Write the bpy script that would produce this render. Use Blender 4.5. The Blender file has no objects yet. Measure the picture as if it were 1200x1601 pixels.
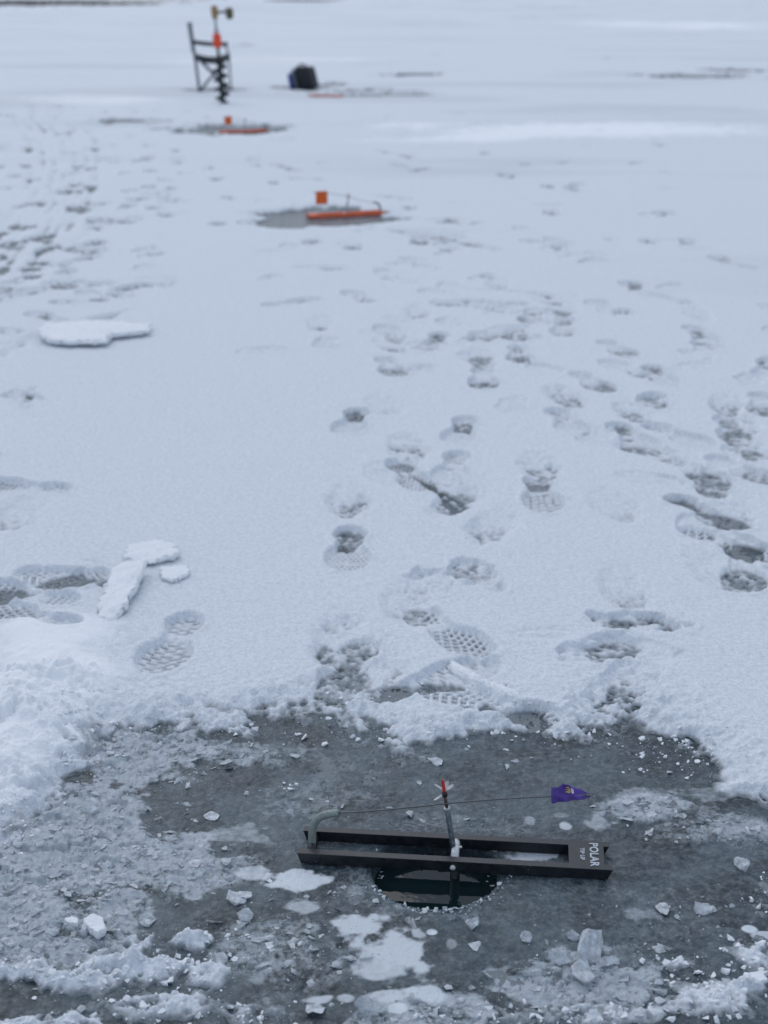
import bpy, bmesh, math, random
import numpy as np
from mathutils import Vector, Matrix, noise as mnoise
random.seed(7); rng = np.random.default_rng(11)
R = math.radians
S = bpy.context.scene
# ------------------------------------------------------------------ camera
CAMH = 1.29; FPX = 2312.0; CX, CY = 600.0, 800.5; YH = -15.0
TH = math.atan((CY - YH) / FPX)
cd = bpy.data.cameras.new('camera'); cam = bpy.data.objects.new('camera', cd)
S.collection.objects.link(cam); S.camera = cam
cam.location = (0, 0, CAMH); cam.rotation_euler = (math.pi/2 - TH, 0, 0)
cd.sensor_fit = 'VERTICAL'; cd.sensor_height = 36.0; cd.lens = 36.0 * FPX / 1601
cd.clip_start = 0.05; cd.clip_end = 20000
cd.dof.use_dof = True; cd.dof.focus_distance = 2.42; cd.dof.aperture_fstop = 4.8
S.render.resolution_x = 768; S.render.resolution_y = 1024
# ------------------------------------------------------------------ sky and light
SUN_EL, SUN_ROT = 50, -25          # behind the scene, a little to the left, veiled by cloud
w = bpy.data.worlds.new('World'); S.world = w; w.use_nodes = True
wn = w.node_tree.nodes; wl = w.node_tree.links
sky = wn.new('ShaderNodeTexSky'); sky.sky_type = 'NISHITA'; sky.sun_disc = False
sky.sun_elevation = R(SUN_EL); sky.sun_rotation = R(SUN_ROT)
sky.air_density = 1.0; sky.dust_density = 2.0; sky.ozone_density = 1.0
veil = wn.new('ShaderNodeMix'); veil.data_type = 'RGBA'; veil.inputs[0].default_value = .75   # even cloud over the clear sky
veil.inputs[7].default_value = (3.24, 3.68, 4.42, 1)
wl.new(sky.outputs[0], veil.inputs[6]); wl.new(veil.outputs[2], wn['Background'].inputs[0]); wn['Background'].inputs[1].default_value = 0.15
sd_ = bpy.data.lights.new('sun', 'SUN'); sd_.energy = 0.5; sd_.angle = R(50); sd_.color = (1.0, .96, .9)
so = bpy.data.objects.new('sun', sd_); S.collection.objects.link(so)
so.rotation_euler = (R(90 - SUN_EL), 0, R(180 - SUN_ROT))
S.view_settings.view_transform = 'Standard'; S.view_settings.look = 'None'
S.view_settings.gamma = 1; S.view_settings.exposure = 0.25

# ------------------------------------------------------------------ helpers
COSP, SINP = math.cos(TH), math.sin(TH)
def G(px, py, z=0.0):
    """a point of the plane at height z, as surveyed from the photograph"""
    x = (px - CX) / FPX; y = -(py - CY) / FPX
    d = Vector((x, COSP + y * SINP, -SINP + y * COSP))
    t = (z - CAMH) / d.z
    return Vector((d.x * t, d.y * t, z))
def ppm(py): return 985.0 * (py - YH) / 1355.0

def link(o): S.collection.objects.link(o); return o
def tag(o, label=None, cat=None, group=None, kind=None):
    if label: o['label'] = label
    if cat: o['category'] = cat
    if group: o['group'] = group
    if kind: o['kind'] = kind
    return o
def empty(name, loc, rz=0.0):
    o = bpy.data.objects.new(name, None); link(o); o.location = loc; o.rotation_euler = (0, 0, rz)
    o.empty_display_size = .05
    return o
def obj(name, bm, mat, parent=None, smooth=False, bevel=0.0):
    me = bpy.data.meshes.new(name); bm.normal_update(); bm.to_mesh(me); bm.free()
    if smooth:
        for p in me.polygons: p.use_smooth = True
    if mat: me.materials.append(mat)
    o = bpy.data.objects.new(name, me); link(o)
    if parent: o.parent = parent
    if bevel:
        b = o.modifiers.new('bevel', 'BEVEL'); b.width = bevel; b.segments = 2; b.limit_method = 'ANGLE'
    return o
def box(bm, x0, x1, y0, y1, z0, z1, M=None):
    vs = [bm.verts.new(Vector((x, y, z))) for z in (z0, z1) for y in (y0, y1) for x in (x0, x1)]
    for f in ((0,2,3,1),(4,5,7,6),(0,1,5,4),(2,6,7,3),(0,4,6,2),(1,3,7,5)): bm.faces.new([vs[i] for i in f])
    if M:
        for v in vs: v.co = M @ v.co
    return vs
def tube(bm, pts, rad, n=12, cap=True):
    pts = [Vector(p) for p in pts]
    rad = rad if isinstance(rad, (list, tuple)) else [rad] * len(pts)
    rings = []; ref = None
    for i, p in enumerate(pts):
        a = pts[max(i-1, 0)]; b = pts[min(i+1, len(pts)-1)]
        t = (b - a).normalized()
        if ref is None: ref = Vector((0,0,1)) if abs(t.z) < .9 else Vector((0,1,0))
        u = t.cross(ref).normalized(); v = u.cross(t).normalized(); ref = v
        rings.append([bm.verts.new(p + (u*math.cos(k*2*math.pi/n) + v*math.sin(k*2*math.pi/n)) * rad[i]) for k in range(n)])
    for r0, r1 in zip(rings, rings[1:]):
        for k in range(n): bm.faces.new((r0[k], r0[(k+1)%n], r1[(k+1)%n], r1[k]))
    if cap: bm.faces.new(rings[0][::-1]); bm.faces.new(rings[-1])
def bez(P, n=20):
    P = [Vector(p) for p in P]; out = []
    for i in range(n+1):
        t = i/n; q = P[:]
        while len(q) > 1: q = [a.lerp(b, t) for a, b in zip(q, q[1:])]
        out.append(q[0])
    return out

# ------------------------------------------------------------------ materials
def new_mat(name):
    m = bpy.data.materials.new(name); m.use_nodes = True
    return m, m.node_tree.nodes, m.node_tree.links, m.node_tree.nodes['Principled BSDF']
def N(nodes, t, **kw):
    n = nodes.new(t)
    for k, v in kw.items():
        if k in n.inputs.keys(): n.inputs[k].default_value = v
        else: setattr(n, k, v)
    return n
def noise(nodes, links, co, scale, detail=4, rough=.55):
    n = nodes.new('ShaderNodeTexNoise'); n.inputs['Scale'].default_value = scale
    n.inputs['Detail'].default_value = detail; n.inputs['Roughness'].default_value = rough
    links.new(co, n.inputs['Vector']); return n.outputs['Fac']
def ramp(nodes, links, src, a, b, v0=0.0, v1=1.0):
    n = nodes.new('ShaderNodeMapRange'); n.interpolation_type = 'SMOOTHSTEP'
    n.inputs['From Min'].default_value = a; n.inputs['From Max'].default_value = b
    n.inputs['To Min'].default_value = v0; n.inputs['To Max'].default_value = v1
    links.new(src, n.inputs['Value']); return n.outputs['Result']
def mix(nodes, links, fac, a, b):
    n = nodes.new('ShaderNodeMix'); n.data_type = 'RGBA'
    if isinstance(fac, float): n.inputs[0].default_value = fac
    else: links.new(fac, n.inputs[0])
    for v, s in ((a, n.inputs[6]), (b, n.inputs[7])):
        if isinstance(v, tuple): s.default_value = (*v, 1)
        else: links.new(v, s)
    return n.outputs[2]
def mth(nodes, links, op, a, b):
    n = nodes.new('ShaderNodeMath'); n.operation = op
    for i, v in enumerate((a, b)):
        if isinstance(v, (int, float)): n.inputs[i].default_value = v
        else: links.new(v, n.inputs[i])
    return n.outputs[0]
def plain(name, col, rough=.5, metal=0.0, var=.12, vs=60, bump=0.0, bs=200):
    m, n, l, p = new_mat(name)
    co = n.new('ShaderNodeTexCoord').outputs['Object']
    f = noise(n, l, co, vs, 5)
    c2 = tuple(min(1, c*(1+var)+var*.02) for c in col); c1 = tuple(c*(1-var) for c in col)
    l.new(mix(n, l, ramp(n, l, f, .3, .7), c1, c2), p.inputs['Base Color'])
    l.new(ramp(n, l, f, .3, .7, rough*.85, min(1, rough*1.15)), p.inputs['Roughness'])
    p.inputs['Metallic'].default_value = metal
    if bump:
        b = n.new('ShaderNodeBump'); b.inputs['Strength'].default_value = bump; b.inputs['Distance'].default_value = .001
        l.new(noise(n, l, co, bs, 4), b.inputs['Height']); l.new(b.outputs[0], p.inputs['Normal'])
    return m

SNOW_W = (.78, .82, .86)
def snow_material(name, attr=True):
    m, n, l, p = new_mat(name)
    co = n.new('ShaderNodeTexCoord').outputs['Object']
    grain = mth(n, l, 'ADD', mth(n, l, 'MULTIPLY', noise(n, l, co, 260, 3, .6), .55), mth(n, l, 'MULTIPLY', noise(n, l, co, 95, 4, .6), .45))
    soft = noise(n, l, co, 9, 5)
    c = mix(n, l, ramp(n, l, grain, .36, .60), (.58, .63, .685), SNOW_W) if attr else mix(n, l, ramp(n, l, grain, .36, .60), (.80, .835, .87), (.88, .91, .94))
    c = mix(n, l, ramp(n, l, soft, .35, .7, 0.0, .22), c, (.69, .735, .785)) if attr else c
    if attr:
        dp = n.new('ShaderNodeAttribute'); dp.attribute_name = 'deep'
        c = mix(n, l, dp.outputs['Fac'], c, (.88, .91, .94))
        a = n.new('ShaderNodeAttribute'); a.attribute_name = 'thin'
        f = mth(n, l, 'ADD', a.outputs['Fac'], mth(n, l, 'MULTIPLY', mth(n, l, 'SUBTRACT', grain, .5), .55))
        f = mth(n, l, 'MULTIPLY', ramp(n, l, f, .12, 1.05), 1.0)
        c = mix(n, l, f, c, (.20, .225, .245))
    l.new(c, p.inputs['Base Color'])
    p.inputs['Roughness'].default_value = .75; p.inputs['Specular IOR Level'].default_value = .25
    b = n.new('ShaderNodeBump'); b.inputs['Strength'].default_value = .9; b.inputs['Distance'].default_value = .0035
    l.new(mth(n, l, 'ADD', noise(n, l, co, 230, 4, .65), mth(n, l, 'MULTIPLY', noise(n, l, co, 80, 3, .6), .9)), b.inputs['Height']); l.new(b.outputs[0], p.inputs['Normal'])
    return m
M_SNOW = snow_material('snow'); M_SNOWC = snow_material('snow_chunk', False)

def ice_material():
    m, n, l, p = new_mat('lake_ice')
    co = n.new('ShaderNodeTexCoord').outputs['Object']
    n1 = mth(n, l, 'ADD', mth(n, l, 'MULTIPLY', noise(n, l, co, 9, 6, .6), .55), mth(n, l, 'MULTIPLY', noise(n, l, co, 3.2, 4, .6), .45)); n2 = noise(n, l, co, 70, 6, .65); n3 = noise(n, l, co, 330, 3)
    c = mix(n, l, ramp(n, l, n1, .38, .60), (.013, .022, .029), (.060, .088, .106))
    c = mix(n, l, ramp(n, l, n2, .42, .74, 0, .62), c, (.16, .19, .205))
    c = mix(n, l, ramp(n, l, n3, .66, .8, 0, .5), c, (.30, .34, .37))
    # frozen-in shavings: irregular cells of different milkiness
    wv = n.new('ShaderNodeVectorMath'); wv.operation = 'MULTIPLY_ADD'
    nz = n.new('ShaderNodeTexNoise'); nz.inputs['Scale'].default_value = 60; nz.inputs['Detail'].default_value = 4
    l.new(co, nz.inputs['Vector']); l.new(nz.outputs['Color'], wv.inputs[0])
    wv.inputs[1].default_value = (.02, .02, .02); l.new(co, wv.inputs[2])
    sl = n.new('ShaderNodeAttribute'); sl.attribute_name = 'slush'
    ns = noise(n, l, wv.outputs[0], 38, 7, .68); ns2 = noise(n, l, co, 150, 4, .6)
    f = mth(n, l, 'MULTIPLY', ramp(n, l, mth(n, l, 'ADD', ns, mth(n, l, 'MULTIPLY', mth(n, l, 'SUBTRACT', sl.outputs['Fac'], .6), .28)), .40, .60), ramp(n, l, sl.outputs['Fac'], .1, .8))
    c = mix(n, l, mth(n, l, 'MULTIPLY', f, .9), c, (.40, .45, .49))
    f = mth(n, l, 'MULTIPLY', ramp(n, l, ns2, .55, .75, 0, .8), sl.outputs['Fac'])
    c = mix(n, l, f, c, (.50, .55, .60))
    for sc, lo, hi, amt in ((60, .4, 1.0, .45), (150, .5, 1.0, .55)):
        v = n.new('ShaderNodeTexVoronoi'); v.inputs['Scale'].default_value = sc
        l.new(wv.outputs[0], v.inputs['Vector'])
        sx = n.new('ShaderNodeSeparateColor'); l.new(v.outputs['Color'], sx.inputs[0])
        f = mth(n, l, 'MULTIPLY', ramp(n, l, sx.outputs[0], lo, hi, 0, amt), sl.outputs['Fac'])
        c = mix(n, l, f, c, (.46, .51, .55))
    wa = n.new('ShaderNodeAttribute'); wa.attribute_name = 'white'
    f = mth(n, l, 'ADD', wa.outputs['Fac'], mth(n, l, 'MULTIPLY', mth(n, l, 'SUBTRACT', n2, .5), .7))
    c = mix(n, l, ramp(n, l, f, .15, 1.1), c, mix(n, l, ramp(n, l, n2, .3, .75), (.66, .71, .755), (.52, .575, .625)))
    l.new(c, p.inputs['Base Color'])
    p.inputs['IOR'].default_value = 1.31; p.inputs['Specular IOR Level'].default_value = .42
    l.new(ramp(n, l, n2, .35, .7, .08, .36), p.inputs['Roughness'])
    b = n.new('ShaderNodeBump'); b.inputs['Strength'].default_value = .7; b.inputs['Distance'].default_value = .004
    hh = mth(n, l, 'ADD', noise(n, l, co, 90, 6, .6), mth(n, l, 'MULTIPLY', n1, .8))
    l.new(hh, b.inputs['Height']); l.new(b.outputs[0], p.inputs['Normal'])
    return m
M_ICE = ice_material()
def chip_material(name, col, clear, rough):
    m, n, l, p = new_mat(name)
    co = n.new('ShaderNodeTexCoord').outputs['Object']
    f = noise(n, l, co, 110, 5)
    l.new(mix(n, l, ramp(n, l, f, .3, .7), tuple(c*.7 for c in col), col), p.inputs['Base Color'])
    p.inputs['Roughness'].default_value = rough; p.inputs['IOR'].default_value = 1.31
    b = n.new('ShaderNodeBump'); b.inputs['Strength'].default_value = .6; b.inputs['Distance'].default_value = .0015
    l.new(noise(n, l, co, 220, 4), b.inputs['Height']); l.new(b.outputs[0], p.inputs['Normal'])
    l.new(ramp(n, l, noise(n, l, co, 60, 4), .35, .65, 1-clear, 1-clear*.45), p.inputs['Alpha'])
    return m
M_CHIP = chip_material('clear_ice', (.66, .72, .77), .72, .14)
M_MILK = chip_material('milky_ice', (.72, .77, .82), .45, .25)
m, n, l, p = new_mat('water'); M_WATER = m
p.inputs['Base Color'].default_value = (.007, .018, .021, 1); p.inputs['Roughness'].default_value = .03; p.inputs['IOR'].default_value = 1.33
co = n.new('ShaderNodeTexCoord').outputs['Object']
b = n.new('ShaderNodeBump'); b.inputs['Strength'].default_value = .12; b.inputs['Distance'].default_value = .002
l.new(noise(n, l, co, 30, 2), b.inputs['Height']); l.new(b.outputs[0], p.inputs['Normal'])

# ------------------------------------------------------------------ numeric noise
def hsh(ix, iy, s):
    h = (ix.astype(np.int64) * 374761393 + iy.astype(np.int64) * 668265263 + s * 974634777) & 0xffffffff
    h = ((h ^ (h >> 13)) * 1274126177) & 0xffffffff
    h = ((h ^ (h >> 16)) * 2246822519) & 0xffffffff
    return ((h ^ (h >> 15)) & 0xffffff) / 16777216.0
def vn(x, y, s):
    ix = np.floor(x); iy = np.floor(y); fx = x - ix; fy = y - iy
    fx = fx*fx*fx*(fx*(fx*6-15)+10); fy = fy*fy*fy*(fy*(fy*6-15)+10)
    a = hsh(ix, iy, s); b = hsh(ix+1, iy, s); c = hsh(ix, iy+1, s); d = hsh(ix+1, iy+1, s)
    return (a + (b-a)*fx + (c-a)*fy + (a-b-c+d)*fx*fy) * 2 - 1
def fbm(x, y, wl_, octs, s, sp=None, gain=.5, lac=2.03):
    out = np.zeros_like(x); amp = 1.0
    for k in range(octs):
        wgt = amp if sp is None else amp * np.clip(wl_ / (2.0*sp) - .6, 0, 1)
        ca, sa = math.cos(.7*k+.3), math.sin(.7*k+.3)
        out += wgt * vn((x*ca - y*sa)/wl_ + 7.3*k, (x*sa + y*ca)/wl_ + 3.1*k, s+k)
        amp *= gain; wl_ /= lac
    return out
def chips(x, y, size, s):
    """facets: every cell a little tilted plate; returns height and per-cell value"""
    X = x/size; Y = y/size; ix = np.floor(X); iy = np.floor(Y)
    best = np.full_like(x, 9.0); h = np.zeros_like(x); val = np.zeros_like(x)
    for dx in (-1, 0, 1):
        for dy in (-1, 0, 1):
            cx = ix+dx; cy = iy+dy
            px = cx + hsh(cx, cy, s); py = cy + hsh(cx, cy, s+1)
            ex = X-px; ey = Y-py; d = ex*ex + ey*ey*1.6
            r0 = hsh(cx, cy, s+2)
            hh = r0 + ex*(hsh(cx, cy, s+3)*2-1) + ey*(hsh(cx, cy, s+4)*2-1)
            k = d < best; best = np.where(k, d, best); h = np.where(k, hh, h); val = np.where(k, r0, val)
    return h, val
def sstep(a, b, x):
    t = np.clip((x-a)/(b-a), 0, 1); return t*t*(3-2*t)
def Eq(x, y, px, py, rx, ry, ang=0.0):
    """elliptic distance to a ground ellipse given by its place and half-sizes"""
    c = G(px, py); wx = rx/ppm(py); wy = (G(px, py-ry).y - G(px, py+ry).y)/2
    a = R(ang); ux = x-c.x; uy = (y-c.y)*wx/wy
    X = ux*math.cos(a)+uy*math.sin(a); Y = -ux*math.sin(a)+uy*math.cos(a)
    if ang: # angled ones keep their slenderness on the ground
        return np.sqrt((X/wx)**2 + (Y/(wx*.35))**2)
    return np.sqrt((X/wx)**2 + (Y/wx)**2)
def poly_sd(x, y, P):
    P = np.array(P); d = np.full_like(x, 1e9); ins = np.zeros(x.shape, bool)
    for i in range(len(P)):
        a = P[i-1]; b = P[i]; e = b-a
        t = np.clip(((x-a[0])*e[0]+(y-a[1])*e[1])/(e@e), 0, 1)
        d = np.minimum(d, (x-a[0]-t*e[0])**2 + (y-a[1]-t*e[1])**2)
        c = (a[1] > y) != (b[1] > y)
        with np.errstate(divide='ignore', invalid='ignore'):
            ins ^= c & (x < a[0] + (y-a[1])*e[0]/(e[1] if e[1] else 1e-12))
    d = np.sqrt(d); return np.where(ins, -d, d)

# ------------------------------------------------------------------ the lie of the snow and ice
HOLE = G(680, 1362); HR = .101
CLEAR = [G(*q).xy[:] for q in ((-60,1265),(40,1275),(85,1215),(115,1160),(170,1135),(250,1122),(330,1148),(385,1160),(405,1128),(450,1112),(510,1108),
    (548,1135),(590,1168),(650,1162),(720,1158),(790,1142),(850,1146),(905,1160),(935,1120),(985,1095),(1010,1110),(1025,1155),(1070,1170),
    (1120,1192),(1100,1225),(1085,1245),(1110,1262),(1260,1268),(1700,1300),(1700,1900),(-700,1900),(-700,1290))]
WHITE = [(560,1450,42,22,1),(625,1482,45,32,1),(600,1505,40,25,.9),(655,1462,20,12,.8),(470,1376,42,13,1.1),(480,1418,36,13,.75),(838,1340,36,10,.9),(390,1365,22,9,.8),
    (375,1308,55,16,.55),(674,1459,10,6,1.2),(622,1578,14,8,1.3),(600,1557,22,8,.9),(495,1566,22,8,.9),(540,1562,14,7,.8),(1171,1453,12,6,1.2),(1196,1462,20,5,.9),
    (935,1284,18,11,.65),(883,1292,10,7,.9),(878,1276,14,6,.5),(828,1283,9,7,.6),(990,1244,46,13,.6),(670,1550,28,13,1),(705,1478,10,10,.6),(1000,1430,26,9,.5),
    (960,1395,30,8,.3),(450,1262,50,14,.3),(1110,1240,40,10,.5),(300,1255,45,10,.3),(225,1090,60,30,.3),(1120,1300,60,8,.3),(760,1315,45,12,.12),(640,1440,60,10,.15),(560,1395,20,8,.5)]
SLUSH = [(95,1320,150,110,1.15),(215,1180,170,50,1.0),(50,1450,110,90,1.2),(260,1350,130,50,.85),(500,1250,110,40,.35),(930,1540,130,55,1.0),(1010,1265,80,26,.7),
    (640,1400,150,50,.35),(680,1590,140,40,.8),(440,1480,110,60,.55),(1120,1300,110,30,.6),(170,1430,60,60,.8),(700,1290,120,20,.3),(1060,1440,120,50,.2),(330,1180,120,30,.6),(820,1180,160,30,.15)]
SNOWP = [(300,1475,95,22,.016),(215,1512,110,24,.017),(125,1535,110,22,.013),(330,1520,45,30,.012),(20,1520,60,26,.012),(250,1575,120,28,.010),(60,1610,160,24,.012),(400,1590,60,25,.006),
    (15,1190,100,85,.024),(60,1130,130,50,.018),(0,1290,55,60,.016),(150,1458,36,12,.010),(1120,1560,110,45,.009),(1190,1500,60,30,.010),(1170,1545,36,10,.010),(950,1590,120,24,.008),
    (720,1590,90,22,.006),(890,1520,60,16,.006),(1190,1400,30,40,.004),(1060,1510,60,20,.006),(520,1400,22,10,.004),(440,1230,30,8,.002),(420,1380,20,8,.002)]
SCOUR = [(511,151.5,34,3.2,1.1),(540,340,112,19,1.3),(375,203,110,9,1.15),(620,145,80,2.6,1.0),(560,151,60,2.5,1.0),(600,150,85,2.2,.9),(640,120,60,3,.6),(520,134,30,3.5,1),(1105,122,110,3.5,.8),(1150,112,60,3,.8),
    (470,140,40,4,.6),(180,192,70,4,.6),(40,4,200,5.0,1.3),(190,1,110,3.5,1.3),(470,0,55,1.4,1.2),(690,372,55,8,.45),(700,350,40,5,.35),(30,545,60,5,.2),
    (330,144,60,2.5,.6),(880,60,200,2,.3),(1040,380,60,3,.3),(170,70,60,2,.25),(380,72,25,2,.35),(750,28,100,1.5,.3),(1100,52,100,2,.3)]
DRIFT = [(85,1010,125,50,.040),(95,1075,120,50,.034),(30,1140,110,70,.034),(10,1230,80,60,.03),(900,212,340,17,.045),(700,228,160,8,.02),(640,203,90,9,.03),(150,160,200,12,.03),(930,410,60,7,.02),(590,560,60,8,.008),(860,545,60,10,.006),(100,345,90,7,.02),(430,100,260,10,.03),(1060,40,200,8,.05),
    (1080,690,60,25,.006),(830,860,90,30,.006),(1140,600,30,8,.006)]
def cover(x, y, dist, sp):
    near = sstep(5.5, 3.5, dist)
    e = poly_sd(x, y, CLEAR)
    T = .0205 + .0016*fbm(x, y, .55, 3, 50, sp) + .0007*fbm(x, y, .03, 3, 60, sp)
    T += .0016*fbm(x, y*1.0, 2.6, 3, 70, sp) * sstep(2.5, 6, dist)
    # big wind-laid bands, long across the view
    far = sstep(6, 14, dist)
    bands = fbm(x*.35, y, 2.2, 4, 80, sp)
    T += far * (.0022*bands)
    w1 = fbm(x, y, .09, 4, 90, sp); w2 = fbm(x, y, .018, 3, 100, sp)
    edge = e + .028*w1 + .010*w2
    prof = sstep(-.03, .09, edge)
    T = T*prof - .004*(1-prof)
    band = np.exp(-(e/.13)**2)
    lft = 1 - .75*sstep(1.3, .7, Eq(x, y, 40, 1130, 150, 150))
    T += band*(.0035*w2 + .004*w1 + .002)*lft
    # spilt snow inside the cleared patch
    for (px, py, rx, ry, h) in SNOWP:
        q = Eq(x, y, px, py, rx, ry) + .45*w1 + .25*w2
        sm = .3 if px < 80 and py < 1310 else 1.0
        T += h*1.5*sstep(1.25, .45, q)*(.75 + (.5*w2 + .35*w1)*sm)
    for (px, py, rx, ry, h) in DRIFT:
        q = Eq(x, y, px, py, rx, ry) + .15*w1 + .25*fbm(x*.5, y, .6, 2, 130, sp)
        T += h*.5*sstep(1.2, .1, q)
    cr = Eq(x, y, 1075, 1175, 110, 60) + .3*w1
    T -= .017*sstep(1.2, .3, cr)*(.5+.9*np.clip(w2, -1, 1))*(e > -.06)
    sc = np.zeros_like(x)
    wx = fbm(x*.6, y, .5, 4, 140, sp)
    for (px, py, rx, ry, a) in SCOUR:
        q = Eq(x, y, px, py, rx, ry) + .42*wx + .18*fbm(x, y, .16, 3, 145, sp) + .12*w1
        sc = np.maximum(sc, a*sstep(1.15, .75, q))
    T -= sc*(.029 + .012*far)
    return T, e, w1, w2, sc

# boot prints: (px, py, toe direction in degrees from straight away, dark, depth, kind)
PR = [(270,1018,172,.05,1,'t'),(698,998,-150,.1,.9,'t'),(668,925,-10,.45,.8,'s'),(743,910,20,.7,.6,'s'),(545,868,178,.9,1,'p'),(545,792,0,.5,.35,'d'),(545,1058,170,.85,1,'p'),(530,1010,0,.7,.4,'d'),
 (550,668,165,.85,1,'p'),(500,512,0,.6,.8,'d'),(510,543,178,.6,.6,'s'),(720,682,160,.9,1,'p'),(642,752,-150,.25,1,'t'),(637,710,5,.65,.8,'d'),(845,782,178,.35,1,'t'),(843,737,0,.5,.5,'d'),
 (885,668,-160,.5,1,'p'),(755,600,175,.7,.9,'p'),(757,570,0,.25,.4,'d'),(812,562,178,.4,.8,'t'),(680,540,160,.7,.7,'p'),(610,582,-160,.3,.7,'t'),(925,606,-150,.75,1,'p'),(862,505,178,.5,.7,'s'),(880,520,170,.4,.6,'p'),
 (1030,595,-170,.5,.8,'p'),(1022,635,160,.9,1,'s'),(965,553,-150,.4,.7,'p'),(1095,530,-165,.6,.8,'p'),(1104,548,0,.5,.7,'s'),(988,692,-150,.5,1,'p'),(1022,716,-100,.4,.7,'d'),(1085,745,-130,.6,.9,'p'),
 (1143,680,175,.7,.8,'p'),(1155,715,160,.3,.6,'s'),(1192,725,0,.6,.7,'s'),(1160,745,-130,.4,.7,'p'),(1105,812,-120,.6,1,'t'),(1150,860,-150,.35,.9,'s'),(1160,900,160,.6,.8,'p'),(1090,835,0,.3,.4,'s'),
 (990,985,75,.95,1,'s'),(942,1030,-70,.95,.9,'s'),(990,1065,150,.5,.5,'s'),(985,1025,60,.5,.6,'s'),(75,925,-60,.1,.7,'t'),(30,938,70,.3,.9,'t'),(120,915,75,.15,.8,'t'),(40,975,60,.15,.6,'t'),(30,770,80,.2,.6,'t'),(30,812,0,.2,.3,'d'),(38,630,40,.5,.6,'s'),
 (975,925,0,.1,.35,'d'),(680,1075,-60,.5,.8,'t'),(760,1110,60,.7,.8,'t'),(435,1143,0,.9,.9,'d'),(507,1143,0,.9,1.0,'d'),(720,790,-30,.4,.7,'d'),(770,830,-20,.25,.5,'d'),
 (487,385,0,.7,.9,'s'),(550,392,0,.5,.8,'s'),(503,425,170,.4,.7,'d'),(560,470,20,.6,.8,'p'),(722,484,60,.6,.8,'p'),(770,480,80,.4,.7,'p'),(755,440,60,.5,.7,'s'),(862,338,90,.8,.8,'s'),(857,297,90,.6,.8,'s'),(820,262,80,.6,.8,'s'),
 (800,281,80,.5,.7,'s'),(758,245,90,.6,.8,'s'),(976,498,0,.6,.6,'s'),(990,455,90,.5,.7,'p'),(1045,455,60,.3,.5,'s'),(655,492,0,.25,.5,'d'),(600,528,90,.25,.3,'s'),(750,390,40,.4,.8,'p'),(668,425,30,.3,.6,'s'),(865,380,90,.5,.5,'s'),
 (958,380,90,.5,.5,'s'),(1015,384,90,.5,.5,'s'),(700,380,70,.8,.9,'s'),(655,384,90,.9,.9,'s'),(735,355,60,.6,.9,'s'),(705,350,90,.6,.9,'s'),(640,330,90,.5,.7,'s'),(430,290,90,.6,.6,'s'),(395,255,90,.4,.6,'s'),(455,270,0,.4,.6,'s'),
 (233,251,90,.8,.8,'s'),(235,272,90,.9,.8,'s'),(274,241,90,.9,.8,'s'),(278,259,90,.8,.8,'s'),(205,218,90,.7,.7,'s'),(232,233,90,.3,.6,'s'),(328,268,80,.8,.7,'s'),(338,285,80,.8,.7,'s'),(232,297,75,.8,.8,'s'),(205,303,75,.7,.7,'s'),
 (143,268,0,.6,.7,'s'),(118,303,60,.5,.7,'s'),(135,333,75,.9,.9,'s'),(150,350,85,1,1,'s'),(175,350,90,.8,.8,'s'),(200,352,80,1,.9,'s'),(70,373,75,.9,.9,'s'),(80,392,80,1,.9,'s'),(120,392,85,.9,.8,'s'),(150,385,75,.8,.8,'s'),(152,397,70,.9,1,'d'),
 (48,425,70,1,1,'s'),(95,448,80,.9,1,'d'),(45,440,70,.6,.8,'s'),(382,353,90,.9,.8,'s'),(340,355,90,.6,.6,'s'),(355,315,85,.4,.6,'s'),(225,425,0,.4,.5,'s'),(110,480,75,.5,.7,'s'),(72,503,40,.5,.7,'p'),(5,473,80,.6,.8,'s'),(5,525,70,.7,.8,'s'),
 (50,285,75,.5,.6,'s'),(40,241,85,.5,.6,'s'),(265,300,85,.5,.6,'s'),(275,318,90,.5,.6,'s'),(260,340,85,.6,.6,'s'),(225,315,80,.6,.6,'s'),(75,155,90,.3,.5,'s'),(170,198,88,.8,.8,'s'),(140,210,90,.6,.6,'s'),(400,265,85,.4,.5,'s')]
PR = [(a, b, (c-86 if b < 480 and abs(c) > 40 else c), d*(1.0 if b > 480 else 1.05), e, k) for a, b, c, d, e, k in PR]
PR = [(a, b, (math.copysign(180-(180-abs(c))*.5, c) if 480 < b < 905 and abs(c) > 90 else c), d, e, k) for a, b, c, d, e, k in PR]
r2 = random.Random(5)
for q in list(PR):                                         # scuffs where the heel dragged on the way in
    if 470 < q[1] < 900 and q[0] > 450 and q[5] in 'tps' and r2.random() < .6:
        PR.insert(0, (q[0]+r2.uniform(-12, 8), q[1]*.945-4, r2.gauss(0, 8), r2.uniform(.35, .8), r2.uniform(.4, .7), 'd'))
PR += [(598,748,-160,.2,.6,'s'),(700,775,-140,.4,.6,'s'),(708,740,170,.2,.5,'p'),(930,690,170,.3,.5,'s'),(800,640,165,.3,.5,'s'),(1060,690,-150,.4,.6,'p'),(1120,765,160,.4,.6,'s'),(1015,760,-120,.2,.4,'s'),
    (960,800,10,.1,.3,'d'),(830,500,170,.5,.7,'p'),(600,640,10,.1,.3,'d'),(1190,640,170,.4,.7,'p'),(1175,600,160,.4,.6,'s'),(1140,860,-140,.5,.8,'t'),(1180,905,150,.4,.7,'s'),(1120,905,10,.2,.5,'d'),(590,1050,0,.35,.6,'d'),(640,950,0,.2,.5,'d')]
for k in range(190):
    py = 170 + 300*r2.random()**1.2; px = r2.uniform(-200, 330 - .25*(py-170))
    PR.append((px, py, r2.gauss(-10, 35), r2.uniform(.2, .8), r2.uniform(.35, .9), 's' if r2.random() < .75 else 'p'))
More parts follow.
